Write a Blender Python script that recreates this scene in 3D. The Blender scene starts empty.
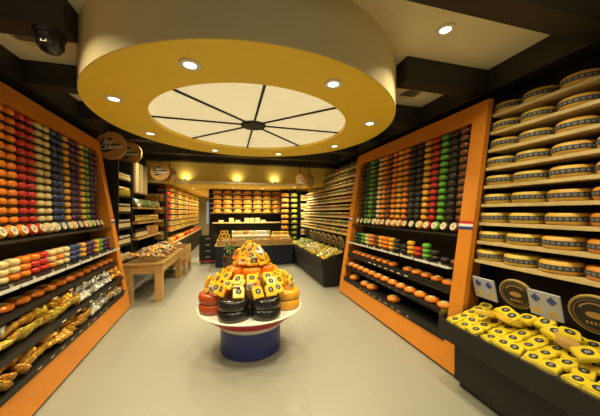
import bpy, math, random
from mathutils import Vector, Matrix
random.seed(7)
PI = math.pi
SC = bpy.context.scene
COL = SC.collection

# ------------------------------------------------------------------ camera
cam_d = bpy.data.cameras.new('camera'); cam = bpy.data.objects.new('camera', cam_d); COL.objects.link(cam)
cam.location = (0, 0, 1.6); cam.rotation_euler = (PI/2, 0, -math.radians(14.6))
cam_d.sensor_width = 36; cam_d.sensor_fit = 'HORIZONTAL'; cam_d.lens = 258/600*36; cam_d.shift_y = 4/600
cam_d.clip_start = 0.05
SC.camera = cam
# ------------------------------------------------------------------ view, world, lamps
SC.view_settings.view_transform = 'Standard'; SC.view_settings.look = 'None'
SC.view_settings.gamma = 1; SC.view_settings.use_curve_mapping = False
SC.view_settings.exposure = -1.15
w = bpy.data.worlds.new('world'); SC.world = w; w.use_nodes = True
w.node_tree.nodes['Background'].inputs[0].default_value = (1.0, 0.90, 0.66, 1)
w.node_tree.nodes['Background'].inputs[1].default_value = 0.95
WARM = (1.0, 0.86, 0.54)
def lamp(name, loc, power, size=0.09, spread=130, color=WARM, rot=(0, 0, 0), shape='DISK', size_y=None):
    d = bpy.data.lights.new(name, 'AREA'); d.shape = shape; d.size = size
    if size_y: d.size_y = size_y
    d.energy = power; d.color = color; d.spread = math.radians(spread)
    o = bpy.data.objects.new(name, d); COL.objects.link(o); o.location = loc; o.rotation_euler = rot
    return o
RC = (0.25, 3.28)                      # centre of the round canopy
CEIL, BEAM, RING = 3.13, 2.90, 2.65
RING_LIGHTS = [(RC[0]+1.42*math.cos(math.radians(22.5+45*k)), RC[1]+1.42*math.sin(math.radians(22.5+45*k))) for k in range(8)]
CEIL_LIGHTS = [(1.72, 1.78), (-1.35, 1.78), (1.72, 0.75), (-1.35, 0.75), (0.2, 0.2), (1.72, -0.6), (-1.35, -0.6), (0.2, 0.95)]  # first is real; others are unseen additions, middle pair brightening the canopy drum
BACK_LIGHTS = [(-1.3, 8.0), (-1.3, 9.5), (-1.3, 11.0), (-1.3, 12.5), (-1.3, 14.0), (0.0, 8.9), (1.0, 8.9), (2.0, 8.3)]
MID_LIGHTS = [(-1.45, 5.75), (0.2, 5.8), (1.75, 5.75)]
for x, y in RING_LIGHTS: lamp('downlight_lamp', (x, y, RING-0.012), 28, spread=115)
for x, y in CEIL_LIGHTS: lamp('downlight_lamp', (x, y, CEIL-0.012), 45 if abs(x-.2) < .1 else 22, spread=172 if abs(x-.2) < .1 else 120)
for x, y in BACK_LIGHTS: lamp('downlight_lamp', (x, y, 2.42-0.012), 34 if x < -1 else 85, spread=150)
for x, y in MID_LIGHTS: lamp('downlight_lamp', (x, y, CEIL-0.012), 75 if abs(x-.2) < .1 else (45 if x < 1 else 24), spread=120)

# ------------------------------------------------------------------ materials
def mat(name, col, rough=0.5, var=0.12, scale=12, bump=0.0, emit=None, estr=0, metal=0, trans=0, alpha=1, col2=None, coat=0, spec=0.5):
    m = bpy.data.materials.new(name); m.use_nodes = True
    nt = m.node_tree; b = nt.nodes['Principled BSDF']
    b.inputs['Roughness'].default_value = rough; b.inputs['Metallic'].default_value = metal
    b.inputs['Transmission Weight'].default_value = trans; b.inputs['Alpha'].default_value = alpha
    b.inputs['Coat Weight'].default_value = coat; b.inputs['Specular IOR Level'].default_value = spec
    tc = nt.nodes.new('ShaderNodeTexCoord'); nz = nt.nodes.new('ShaderNodeTexNoise')
    nz.inputs['Scale'].default_value = scale; nz.inputs['Detail'].default_value = 3
    nt.links.new(tc.outputs['Object'], nz.inputs['Vector'])
    cr = nt.nodes.new('ShaderNodeValToRGB')
    c2 = col2 if col2 else tuple(c*(1-var*2) for c in col)
    cr.color_ramp.elements[0].position = 0.3; cr.color_ramp.elements[0].color = (*c2, 1)
    cr.color_ramp.elements[1].position = 0.65; cr.color_ramp.elements[1].color = (*col, 1)
    nt.links.new(nz.outputs['Fac'], cr.inputs['Fac']); nt.links.new(cr.outputs['Color'], b.inputs['Base Color'])
    if bump:
        bp = nt.nodes.new('ShaderNodeBump'); bp.inputs['Strength'].default_value = bump; bp.inputs['Distance'].default_value = 0.01
        nt.links.new(nz.outputs['Fac'], bp.inputs['Height']); nt.links.new(bp.outputs['Normal'], b.inputs['Normal'])
    if emit: b.inputs['Emission Color'].default_value = (*emit, 1); b.inputs['Emission Strength'].default_value = estr
    return m
def srgb(r, g, b): return tuple(((c/255+0.055)/1.055)**2.4 if c > 10 else c/255/12.92 for c in (r, g, b))
M = {}
M['orange_paint'] = mat('orange_paint', (0.68, 0.235, 0.018), 0.45, 0.05, 3)
M['black'] = mat('black_laminate', (0.011, 0.010, 0.008), 0.6, 0.15, 6)
M['black_soft'] = mat('black_shelf', (0.013, 0.012, 0.010), 0.45, 0.1, 6)
M['beam'] = mat('beam_black', (0.022, 0.020, 0.014), 0.55, 0.1, 4)
M['cream_paint'] = mat('cream_paint', (0.88, 0.76, 0.44), 0.7, 0.03, 2)
M['panel_paint'] = mat('ceiling_panel_paint', (0.84, 0.76, 0.52), 0.8, 0.03, 2)
M['yellow_paint'] = mat('yellow_paint', (0.93, 0.66, 0.045), 0.5, 0.02, 2)
M['wall_yellow'] = mat('bulkhead_yellow', (0.88, 0.64, 0.13), 0.7, 0.04, 2)
M['wood'] = mat('pale_wood', (0.66, 0.50, 0.22), 0.5, 0.12, 9, 0.1)
M['table_wood'] = mat('table_wood', (0.62, 0.38, 0.13), 0.5, 0.15, 8, 0.1)
M['blue_paint'] = mat('navy_paint', (0.03, 0.045, 0.26), 0.35, 0.05, 4)
M['navy_dark'] = mat('counter_navy', (0.012, 0.016, 0.04), 0.5, 0.1, 4)
M['white'] = mat('white_enamel', (0.80, 0.76, 0.66), 0.4, 0.03, 5)
M['redp'] = mat('red_enamel', (0.55, 0.03, 0.03), 0.4, 0.05, 5)
M['tray_plastic'] = mat('frosted_tray_plastic', (0.62, 0.62, 0.55), 0.2, 0.1, 14)
M['metal'] = mat('satin_metal', (0.6, 0.58, 0.5), 0.3, 0.05, 5, metal=1)
M['glass'] = mat('clear_glass', (0.95, 0.97, 0.95), 0.05, 0.0, 5, trans=1.0)
M['lamp_glow'] = mat('lamp_glow', (1, 0.95, 0.8), 0.5, 0, 5, emit=(1, 0.90, 0.66), estr=9)
M['sky_glow'] = mat('luminous_panel', (0.9, 0.85, 0.7), 0.6, 0.02, 3, emit=(1.0, 0.90, 0.52), estr=0.95)
M['daylight'] = mat('daylight_pane', (0.6, 0.75, 1), 0.6, 0, 3, emit=(0.55, 0.75, 1.0), estr=0.6)
M['paper'] = mat('cream_paper', (0.80, 0.70, 0.38), 0.7, 0.1, 12)
M['ink'] = mat('dark_ink', (0.02, 0.018, 0.02), 0.6, 0.05, 5)
M['blue_ink'] = mat('blue_ink', (0.06, 0.10, 0.42), 0.6, 0.05, 5)
M['card_white'] = mat('card_white', (0.55, 0.57, 0.72), 0.6, 0.06, 14)
M['sign_orange'] = mat('sign_orange', (0.60, 0.32, 0.09), 0.5, 0.08, 5)
M['sign_text'] = mat('sign_cream', (0.78, 0.68, 0.45), 0.5, 0.03, 5)
def wax(n, c, r=0.28, **k): M[n] = mat(n+'_wax', c, r, 0.10, 8, 0.03, coat=0.3, **k)
wax('orange', (0.90, 0.24, 0.012)); wax('red', (0.60, 0.025, 0.015)); wax('cream', (0.80, 0.64, 0.28)); wax('blue', (0.025, 0.06, 0.19))
wax('purple', (0.075, 0.015, 0.085)); wax('green', (0.12, 0.40, 0.03)); wax('amber', (0.86, 0.42, 0.03)); wax('dark_green', (0.02, 0.06, 0.018))
wax('brown', (0.20, 0.065, 0.018)); wax('dark', (0.03, 0.022, 0.018)); wax('yellow', (0.86, 0.58, 0.05)); wax('black_wax', (0.012, 0.012, 0.014), 0.25)
wax('red_brown', (0.46, 0.07, 0.015)); wax('olive', (0.34, 0.38, 0.05)); M['plaque_rim'] = mat('plaque_rim', (0.42, 0.30, 0.08), 0.5, 0.1, 10)
wax('tan', (0.55, 0.34, 0.10))
wax('rind_yellow', (0.72, 0.51, 0.07), 0.4); wax('rind_orange', (0.80, 0.30, 0.03), 0.4); wax('rind_gold', (0.80, 0.47, 0.07), 0.4)
M['foil_gold'] = mat('gold_foil_bag', (0.80, 0.46, 0.05), 0.3, 0, 60, 0.6, metal=0.3, col2=(0.22, 0.07, 0.008))
M['foil_brown'] = mat('brown_snack_bag', (0.42, 0.13, 0.025), 0.3, 0, 60, 0.6, col2=(0.75, 0.50, 0.08), metal=0.2)
M['foil_silver'] = mat('silver_snack_bag', (0.80, 0.77, 0.66), 0.3, 0, 50, 0.5, col2=(0.25, 0.24, 0.26), metal=0.4)
M['foil_green'] = mat('lime_snack_bag', (0.62, 0.58, 0.06), 0.3, 0, 35, 0.3, col2=(0.40, 0.14, 0.02))
M['foil_blue'] = mat('pale_blue_bag', (0.35, 0.48, 0.60), 0.3, 0, 35, 0.3, col2=(0.75, 0.7, 0.5))
M['foil_dark'] = mat('dark_treat_bag', (0.55, 0.36, 0.18), 0.3, 0, 45, 0.4, col2=(0.07, 0.03, 0.015))
M['pack'] = mat('yellow_pack', (0.74, 0.57, 0.03), 0.22, 0.08, 10, 0.05, coat=0.4)
M['pack_amber'] = mat('amber_pack', (0.92, 0.49, 0.02), 0.22, 0.08, 10, 0.05, coat=0.4)
M['grey_label'] = mat('grey_label', (0.40, 0.40, 0.36), 0.5, 0.1, 20)
M['leaf'] = mat('leaf_green', (0.16, 0.26, 0.04), 0.6, 0.2, 20)
M['band_dark'] = mat('band_dark', (0.035, 0.04, 0.05), 0.5, 0.1, 20)
M['band_pale'] = mat('band_pale', (0.22, 0.22, 0.22), 0.5, 0.1, 20)
M['jar_dark'] = mat('dark_preserve', (0.07, 0.03, 0.012), 0.15, 0.2, 20, coat=0.5)
M['jar_amber'] = mat('amber_preserve', (0.50, 0.28, 0.05), 0.15, 0.2, 20, coat=0.5)
# floor: large beige tiles
def floor_mat():
    m = bpy.data.materials.new('beige_floor_tile'); m.use_nodes = True; nt = m.node_tree; b = nt.nodes['Principled BSDF']
    tc = nt.nodes.new('ShaderNodeTexCoord'); br = nt.nodes.new('ShaderNodeTexBrick')
    br.offset = 0; br.inputs['Scale'].default_value = 1; br.inputs['Brick Width'].default_value = 0.6; br.inputs['Row Height'].default_value = 0.6
    br.inputs['Mortar Size'].default_value = 0.002; br.inputs['Color1'].default_value = (0.285, 0.28, 0.225, 1); br.inputs['Color2'].default_value = (0.275, 0.27, 0.22, 1)
    br.inputs['Mortar'].default_value = (0.25, 0.245, 0.20, 1)
    nt.links.new(tc.outputs['Object'], br.inputs['Vector']); nt.links.new(br.outputs['Color'], b.inputs['Base Color'])
    b.inputs['Roughness'].default_value = 0.42
    return m
M['floor'] = floor_mat()

# ------------------------------------------------------------------ mesh helpers
class MB:
    def __init__(s, xf=None): s.v = []; s.f = []; s.mi = []; s.sm = []; s.xf = xf
    def add(s, vs, fs, mi=0, smooth=False, T=None):
        n = len(s.v)
        for p in vs:
            p = Vector(p)
            if T is not None: p = T @ p
            if s.xf: p = Vector(s.xf(p))
            s.v.append(tuple(p))
        for f in fs: s.f.append([i+n for i in f]); s.mi.append(mi); s.sm.append(smooth)
        return s
    def box(s, x0, x1, y0, y1, z0, z1, mi=0, T=None):
        vs = [(x, y, z) for z in (z0, z1) for x, y in ((x0, y0), (x1, y0), (x1, y1), (x0, y1))]
        return s.add(vs, [(3, 2, 1, 0), (4, 5, 6, 7), (0, 1, 5, 4), (1, 2, 6, 5), (2, 3, 7, 6), (3, 0, 4, 7)], mi, False, T)
    def lathe(s, prof, n=20, mi=0, T=None, smooth=True, mif=None, caps=True):
        vs = []; fs = []; k = len(prof)
        for j, (r, z) in enumerate(prof):
            for i in range(n):
                a = 2*PI*i/n; vs.append((r*math.cos(a), r*math.sin(a), z))
        for j in range(k-1):
            for i in range(n): fs.append((j*n+i, j*n+(i+1) % n, (j+1)*n+(i+1) % n, (j+1)*n+i))
        n0 = len(s.f); s.add(vs, fs, mi, smooth, T)
        if mif:
            for j in range(k-1):
                for i in range(n): s.mi[n0+j*n+i] = mif(j, i)
        if not caps: return s
        if prof[0][0] > 1e-4: s.add([vs[i] for i in range(n)], [tuple(reversed(range(n)))], mi, False, T)
        if prof[-1][0] > 1e-4: s.add([vs[(k-1)*n+i] for i in range(n)], [tuple(range(n))], mi, False, T)
        return s
    def ring(s, r0, r1, z0, z1, n=64, mi=0, T=None, cap=True):
        vs = []
        for r, z in ((r0, z0), (r1, z0), (r1, z1), (r0, z1)):
            for i in range(n): a = 2*PI*i/n; vs.append((r*math.cos(a), r*math.sin(a), z))
        fs = []
        for j in range(4):
            for i in range(n): fs.append((j*n+i, ((j+1) % 4)*n+i, ((j+1) % 4)*n+(i+1) % n, j*n+(i+1) % n))
        return s.add(vs, [tuple(reversed(f)) for f in fs], mi, False, T)
    def prism(s, poly, z0, z1, mi=0, T=None, bev=0.0):
        n = len(poly); cx = sum(p[0] for p in poly)/n; cy = sum(p[1] for p in poly)/n
        def sc(p, k): return (cx+(p[0]-cx)*k, cy+(p[1]-cy)*k)
        k = 1-bev
        lay = [(z0, k), (z0+(z1-z0)*0.25, 1), (z0+(z1-z0)*0.75, 1), (z1, k)] if bev else [(z0, 1), (z1, 1)]
        vs = [(*sc(p, kk), z) for z, kk in lay for p in poly]; fs = [tuple(reversed(range(n)))]
        for j in range(len(lay)-1):
            for i in range(n): fs.append((j*n+i, j*n+(i+1) % n, (j+1)*n+(i+1) % n, (j+1)*n+i))
        fs.append(tuple(range((len(lay)-1)*n, len(lay)*n)))
        return s.add(vs, fs, mi, False, T)
    def data(s, name, mats):
        me = bpy.data.meshes.new(name); me.from_pydata(s.v, [], s.f)
        for m in mats: me.materials.append(M[m] if isinstance(m, str) else m)
        me.polygons.foreach_set('material_index', s.mi); me.polygons.foreach_set('use_smooth', s.sm); me.update()
        return me
    def build(s, name, mats, parent=None, kind=None, loc=None):
        if isinstance(mats, str): mats = [mats]
        o = bpy.data.objects.new(name, s.data(name, mats)); COL.objects.link(o)
        if parent: o.parent = parent
        if kind: o['kind'] = kind
        if loc: o.location = loc
        return o
SEEN = {}
def tag(o, label, cat, group=None):
    import re; n = len(re.findall(r'[A-Za-z0-9]+', label))
    if not 4 <= n <= 16: print('LABEL LENGTH', n, label)
    if label in SEEN: print('DUP LABEL', label)
    SEEN[label] = 1
    o['label'] = label; o['category'] = cat
    if group: o['group'] = group
    return o
def thing(name, label, cat, loc=(0, 0, 0), rotz=0, group=None):
    o = bpy.data.objects.new(name, None); COL.objects.link(o); o.empty_display_size = 0.05
    o.location = loc; o.rotation_euler = (0, 0, rotz)
    return tag(o, label, cat, group)
def T(loc=(0, 0, 0), rot=(0, 0, 0), sc=1):
    from mathutils import Euler
    return Matrix.Translation(loc) @ Euler(rot).to_matrix().to_4x4() @ Matrix.Scale(sc, 4)
def inst(proto, name, label, cat, group, matrix):
    """place a copy of a prototype: (root mesh, [(part name, mesh)...])"""
    o = bpy.data.objects.new(name, proto[0]); COL.objects.link(o); o.matrix_world = matrix
    tag(o, label, cat, group)
    for pn, pm in proto[1]:
        c = bpy.data.objects.new(pn, pm); COL.objects.link(c); c.parent = o
    return o
ORD = ['first', 'second', 'third', 'fourth', 'fifth', 'sixth', 'seventh', 'eighth', 'ninth', 'tenth', 'eleventh', 'twelfth', 'thirteenth', 'fourteenth',
       'fifteenth', 'sixteenth', 'seventeenth', 'eighteenth', 'nineteenth', 'twentieth', 'twenty-first', 'twenty-second', 'twenty-third', 'twenty-fourth',
       'twenty-fifth', 'twenty-sixth', 'twenty-seventh', 'twenty-eighth', 'twenty-ninth', 'thirtieth']
def struct(name, mb, mats): return mb.build(name, mats, kind='structure')

# ------------------------------------------------------------------ the room
XL, XR, YF, YB = -2.42, 2.92, -1.6, 16.2
struct('floor', MB().box(XL-.1, XR+.1, YF-.1, YB+.1, -0.1, 0), 'floor')
struct('ceiling', MB().box(XL-.1, XR+.1, YF-.1, 7.0, CEIL, CEIL+.1), 'panel_paint')
struct('ceiling_back', MB().box(XL-.1, XR+.1, 7.12, YB+.1, 2.42, 2.5), 'wall_yellow')
struct('wall_left', MB().box(XL-.1, XL, YF, YB, 0, CEIL), 'black')
struct('wall_right', MB().box(XR, XR+.1, YF, 10.1, 0, CEIL), 'black')
struct('wall_back', MB().box(-0.86, XR, 10.1, 10.2, 0, 2.42), 'black')
struct('wall_partition', MB().box(-0.86, -0.76, 10.2, YB, 0, 2.42), 'wall_yellow')
struct('wall_far', MB().box(XL, -0.76, YB, YB+.1, 0, 2.42), 'cream_paint')
struct('wall_bulkhead', MB().box(XL, XR, 7.0, 7.12, 2.32, CEIL), 'wall_yellow')
# shop front behind the viewer
wf = MB().box(XL, XR, YF-.1, YF, 2.6, CEIL).box(XL, XL+.3, YF-.1, YF, 0, 2.6).box(XR-.3, XR, YF-.1, YF, 0, 2.6).box(XL+.3, XR-.3, YF-.1, YF, 0, .3)
struct('wall_front', wf, 'cream_paint')
wn = struct('window_1', MB().box(XL+.3, XL+.36, YF-.08, YF-.02, .3, 2.6).box(XR-.36, XR-.3, YF-.08, YF-.02, .3, 2.6).box(0.2, 0.26, YF-.08, YF-.02, .3, 2.6), 'black')
fw = struct('window_2', MB().box(-1.5, -1.0, YB-.03, YB-.01, 0.9, 2.2), 'daylight')
BEAMS = [-.83, .18, 1.19, 2.18, 3.2, 4.2, 5.2, 6.2]
t = 0
def inside(x, y, r=1.705): return (x-RC[0])**2+(y-RC[1])**2 < r*r
for y in BEAMS:
    # a beam stops where the round canopy hangs
    ym = y+.09; segs = [(XL, XR)]
    d = 1.676**2-min((y-RC[1])**2, (y+.18-RC[1])**2)
    if d > 0:
        h = math.sqrt(d); segs = [(XL, RC[0]-h-.005), (RC[0]+h+.005, XR)]
    for a, b in segs:
        if b-a > .05: t += 1; struct('trim_%d' % t, MB().box(a, b, y, y+.18, BEAM, CEIL), 'beam')
for a, b in ((XL, -2.05), (2.66, XR)): t += 1; struct('trim_%d' % t, MB().box(a, b, YF, 7.0, BEAM-.01, CEIL), 'beam')
t += 1; struct('trim_%d' % t, MB().box(XL, XR, 6.8, 7.0, BEAM-.05, CEIL), 'beam')

# ------------------------------------------------------------------ round canopy
cp = thing('ceiling_canopy', 'big round yellow ceiling ring with luminous cream disc hanging over the table', 'ceiling canopy', (RC[0], RC[1], RING))
n = 96
MB().lathe([(1.675, 0.004), (1.675, CEIL-RING)], n, caps=False).ring(1.64, 1.674, 0.004, CEIL-RING-.001, n).build('drum_side', 'cream_paint', cp)
MB().ring(1.14, 1.67, 0.0, 0.03, n).build('ring_underside', 'yellow_paint', cp)
MB().ring(1.14, 1.16, 0.03, 0.09, n).build('inner_lip', 'cream_paint', cp)
MB().lathe([(1.14, 0.045), (1.14, 0.06)], n, smooth=False).build('luminous_disc', 'sky_glow', cp)
hub = MB().lathe([(0.145, 0.018), (0.155, 0.03), (0.155, 0.044)], 32, smooth=False).build('hub', 'black', cp)
for k in range(8):
    a = math.radians(0.8+45*k)
    MB().box(0.15, 1.14, -.012, .012, 0.03, 0.044, T=T(rot=(0, 0, a))).build('spoke', 'black', cp)
dl_ring = MB().ring(.045, .075, -.012, 0.0, 28).data('trim_ring', [M['white']])
dl_face = MB().lathe([(.046, -.006), (.046, -.002)], 24, smooth=False).data('glowing_lens', [M['lamp_glow']])
def downlight(x, y, z, label, group):
    o = thing('downlight', label, 'ceiling light', (x, y, z), 0, group)
    for pn, pm in (('trim_ring', dl_ring), ('glowing_lens', dl_face)):
        c = bpy.data.objects.new(pn, pm); COL.objects.link(c); c.parent = o
pos8 = ['right far', 'far right of centre', 'far left of centre', 'left far', 'left near', 'near left of centre', 'near right of centre', 'right near']
for k, (x, y) in enumerate(RING_LIGHTS): downlight(x, y, RING, 'recessed spotlight on the %s part of the yellow ceiling ring' % pos8[k], 'spotlights in the yellow ring')
for k, (x, y) in enumerate(CEIL_LIGHTS):
    if y > 1 and x > 0: downlight(x, y, CEIL, 'round recessed spotlight in the pale ceiling panel above the cheese wheels', None)
    elif y > -1: downlight(x, y, CEIL, 'recessed spotlight in the ceiling behind the viewer, %s of the set' % ORD[k], 'spotlights behind the viewer')
for k, (x, y) in enumerate(MID_LIGHTS): downlight(x, y, CEIL, 'recessed spotlight between dark beams beyond the ring, %s from the left' % ORD[k], 'spotlights beyond the ring')
for k, (x, y) in enumerate(BACK_LIGHTS):
    downlight(x, y, 2.42, ('spotlight over the left back aisle, %s from the front' % ORD[k]) if k < 5 else 'spotlight over the back counter, %s from the left' % ORD[k-5], 'spotlights in the low back ceiling')
def vent(x, y, label):
    o = thing('ceiling_vent', label, 'vent', (x, y, CEIL), 0, 'round ceiling vents')
    MB().ring(.13, .17, -.02, 0, 36).build('outer_ring', 'cream_paint', o)
    m = MB()
    for k in range(5): m.box(-.11, .11, -.085+.035*k, -.07+.035*k, -.016, -.004)
    m.build('slats', 'metal', o)
vent(-1.72, 2.75, 'round vent in the pale ceiling panel beside the dome camera')
vent(2.2, 2.85, 'round vent in the small ceiling panel at upper right')
o = thing('security_camera', 'black dome security camera hanging under the beam at upper left', 'security camera', (-1.28, 2.27, BEAM))
MB().lathe([(.09, -.03), (.095, 0)], 28).build('mount', 'black_soft', o)
MB().lathe([(.02, -.15), (.055, -.135), (.078, -.10), (.08, -.03)], 28).build('dome', 'black_wax', o)
MB().box(-.018, .018, -.077, -.073, -.105, -.09).build('white_tag', 'white', o)
# rail with up-spots under the bulkhead
o = thing('light_rail', 'thin white light rail with small spots under the yellow bulkhead', 'light rail', (0, 6.86, 2.33))
MB().box(-2.2, 2.0, -.015, .015, 0, .03).build('rail', 'white', o)
for k, x in enumerate((-1.14, 0.11, 1.10)):
    MB().lathe([(.03, 0), (.04, .06)], 16, T=T((x, 0.0, .02))).build('spot_head', 'white', o)
    MB().box(x-.012, x+.012, -.01, .14, 0.03, .05).build('bracket', 'white', o)
    lamp('rail_spot_lamp', (x, 6.90, 2.42), 1.8, size=.05, spread=150, rot=(PI-math.radians(35), 0, 0))

# ------------------------------------------------------------------ cheeses: prototypes
def ball_prof(r, h):
    out = []
    for i in range(9):
        a = -PI/2+PI*i/8; c = math.cos(a); s_ = math.sin(a)
        out.append((r*(abs(c)**0.55) if i not in (0, 8) else r*.5, h/2+h/2*math.copysign(abs(s_)**0.8, s_)))
    return out
_bc = {}
def ball(color, r=.067, h=.0725):
    k = ('b', color, r)
    if k not in _bc: _bc[k] = (MB().lathe(ball_prof(r, h), 18).data('ball_cheese', [M[color]]), [])
    return _bc[k]
def faced(color, r=.058, h=.06):
    k = ('f', color)
    if k not in _bc:
        b = MB().lathe(ball_prof(r, h), 20).data('faced_cheese', [M[color]])
        lab = MB().lathe([(r*.72, h), (r*.72, h+.002)], 20, smooth=False).lathe([(r*.36, h+.002), (r*.36, h+.003)], 16, mi=1, smooth=False).data('round_label', [M['paper'], M['grey_label']])
        _bc[k] = (b, [('round_label', lab)])
    return _bc[k]
def wheel(color, r, h, band=True, n=40, merged=False):
    k = ('w', color, r, h, band, merged)
    if k in _bc: return _bc[k]
    prof = [(r*.55, 0), (r*.86, 0.0), (r*.95, h*.10), (r*.995, h*.32), (r, h*.5), (r*.995, h*.68), (r*.95, h*.90), (r*.86, h), (r*.55, h)]
    m = MB().lathe(prof, n)
    b = MB(); rr = r*1.006
    b.lathe([(rr-.004, h*.30), (rr, h*.32), (rr, h*.40), (rr, h*.62), (rr, h*.70), (rr-.004, h*.72)], 72, mif=lambda j, i: 1 if (j == 2 and i % 3 != 0) else 0)
    if band and merged:
        m.lathe([(rr-.004, h*.32), (rr, h*.34), (rr, h*.68), (rr-.004, h*.70)], n, mi=1)
        _bc[k] = (m.data('cheese_wheel', [M[color], M['band_dark']]), [])
    elif band: _bc[k] = (m.data('cheese_wheel', [M[color]]), [('printed_band', b.data('printed_band', [M['band_dark'], M['band_pale']]))])
    else: _bc[k] = (m.data('cheese_wheel', [M[color]]), [])
    return _bc[k]
def small_wheel(color, r=.082, h=.052):
    k = ('s', color, r, h)
    if k not in _bc:
        m = MB().lathe(ball_prof(r, h), 22)
        _bc[k] = (m.data('small_cheese_wheel', [M[color]]), [('sticker', MB().lathe([(r*.5, h), (r*.5, h+.002)], 16, smooth=False).data('sticker', [M['paper']]))])
    return _bc[k]
def pack_poly(w=.11, h=.12):
    pts = []; a = w/2
    def arc(cx, cy, r, d0, d1, n=4):
        for i in range(n+1):
            t_ = math.radians(d0+(d1-d0)*i/n); pts.append((cx+r*math.cos(t_), cy+r*math.sin(t_)))
    arc(a-.008, .008, .008, -90, 0, 3); arc(a-.034, h-.034, .034, 0, 75, 5); arc(-a+.034, h-.034, .034, 105, 180, 5); arc(-a+.008, .008, .008, 180, 270, 3)
    return pts
def pack(color='pack', w=.11, h=.12, d=.032):
    k = ('p', color, w)
    if k not in _bc:
        b = MB().prism(pack_poly(w, h), 0, d, bev=.08).data('cheese_pack', [M[color]])
        c = MB().lathe([(w*.26, d), (w*.26, d+.0018)], 22, T=T((0, h*.55, 0)), smooth=False).lathe([(w*.11, d+.0018), (w*.11, d+.0026)], 18, mi=1, T=T((0, h*.55, 0)), smooth=False)
        c = c.box(-w*.12, w*.12, h*.55-.003, h*.55+.003, d+.0026, d+.0032, mi=2)
        _bc[k] = (b, [('round_label', c.data('round_label', [M['ink'], M['grey_label'], M['ink']]))])
    return _bc[k]
def bag(color, seed, w=.12, h=.15, d=.045):
    k = ('g', color, seed, w)
    if k not in _bc:
        rnd = random.Random(seed); nx, ny = 8, 9; vs = []; fs = []
        for side in (1, -1):
            for j in range(ny+1):
                for i in range(nx+1):
                    u = i/nx*2-1; v = j/ny*2-1
                    th = max(0, (1-abs(u)**2.5)*(1-abs(v)**3))**.6
                    z = side*d/2*th*(1+.35*rnd.uniform(-1, 1)*(th > 0)) if th > 0 else 0
                    wv = w/2*(1+.05*math.cos(v*9)); vs.append((u*wv, v*h/2+(.006*math.sin(i*3) if abs(v) == 1 else 0), d/2+z))
        N = (nx+1)*(ny+1)
        for s_ in (0, 1):
            for j in range(ny):
                for i in range(nx):
                    q = [j*(nx+1)+i, j*(nx+1)+i+1, (j+1)*(nx+1)+i+1, (j+1)*(nx+1)+i]
                    if s_: q = q[::-1]
                    fs.append(tuple(a+s_*N for a in q))
        _bc[k] = (MB().add(vs, fs).data('snack_bag', [M[color]]), [])
    return _bc[k]
CNAME = {'dark_green': 'dark green', 'amber': 'yellow-orange', 'dark': 'near-black', 'red_brown': 'reddish brown', 'rind_yellow': 'yellow', 'rind_orange': 'orange', 'rind_gold': 'golden',
         'black_wax': 'black', 'foil_gold': 'gold foil', 'foil_brown': 'brown', 'foil_silver': 'silver', 'foil_green': 'lime green', 'foil_blue': 'pale blue', 'foil_dark': 'dark brown'}
def cn(c): return CNAME.get(c, c)

# ------------------------------------------------------------------ leaning orange racks
LEAN = .16
def lean(p): return (p.x, p.y-LEAN*p.z, p.z)
class Rack:
    def __init__(s, side, loc, rotz, L, shelves, b0, bl):
        s.side = side; s.L = L; s.b0 = b0; s.bl = bl; near = side == 'right'
        back = lambda z: -(b0+bl*z)-.085          # nearly upright back plane
        def wedge(m, x0, x1, d1, z0, z1, upright=None):
            f = (lambda z: -LEAN*z+d1) if upright is None else (lambda z: -(b0+bl*z)+upright)
            vs = [(x, y, z) for z in (z0, z1) for x, y in ((x0, back(z)), (x1, back(z)), (x1, f(z)), (x0, f(z)))]
            return m.add(vs, [(3, 2, 1, 0), (4, 5, 6, 7), (0, 1, 5, 4), (1, 2, 6, 5), (2, 3, 7, 6), (3, 0, 4, 7)])
        s.root = thing('display_rack', 'tall leaning orange-framed cheese rack with black shelves along the %s wall' % side, 'display rack', loc, rotz)
        s.Mx = Matrix.Translation(loc) @ Matrix.Rotation(rotz, 4, 'Z')
        R_ = s.root; pw = s.pw = .16; H_ = 2.74
        fr = MB(lean).box(0, .10, -.06, 0, .03, H_); fr.xf = None
        wedge(fr, .10, pw, 0, .03, H_); wedge(fr, L-pw, L, 0, .03, H_); wedge(fr, pw, L-pw, 0, 2.552, H_); wedge(fr, pw, L-pw, 0, .03, .27)
        fr.build('frame', 'orange_paint', R_)
        MB(lean).box(.10, L-.02, -.22, -.03, 0, .03).build('plinth', 'black', R_)
        MB(lambda p: (p.x, p.y-(b0+bl*p.z)-.086, p.z)).box(.11, L-.01, -.02, 0, .03, H_-.01).build('back_panel', 'black', R_)
        for z0, z1, d0, d1, nm in shelves:
            if near is False and abs(z0-.80) < 1e-6: d1 = -.03
            m = MB(); wedge(m, pw+.002, L-pw-.002, d1, z0, z1, .055 if nm == 'ball_shelf' else None); m.build(nm, 'black_soft', R_)
        for a in (0, L-pw):
            fl = MB(lean)
            for k in range(3): fl.box(a-.002, a+pw+.002, 0.0005, .004, 1.425+.028*k, 1.453+.028*k, mi=k)
            fl.build('flag_stripe', ['blue_paint', 'white', 'redp'], R_)
    def Q(s, x, d, z, rot=(0, 0, 0)):      # on the upright ball plane
        return s.Mx @ Matrix.Translation((x, d-(s.b0+s.bl*z), z)) @ T(rot=rot)
    def P(s, x, d, z, rot=(0, 0, 0)):
        return s.Mx @ Matrix.Translation((x, d-LEAN*z, z)) @ T(rot=rot)
SHV = [(.27, .33, -.24, -.005, 'bottom_fascia')]
SHV += [(.33, .345, -.24, .03, 'shelf'), (.555, .57, -.24, .03, 'shelf'), (.80, .815, -.24, .01, 'shelf'), (1.01, 1.025, -.24, .0, 'shelf'), (1.345, 1.36, -.24, -.01, 'shelf')]
BZ = [1.486+.081*k for k in range(13)]
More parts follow.
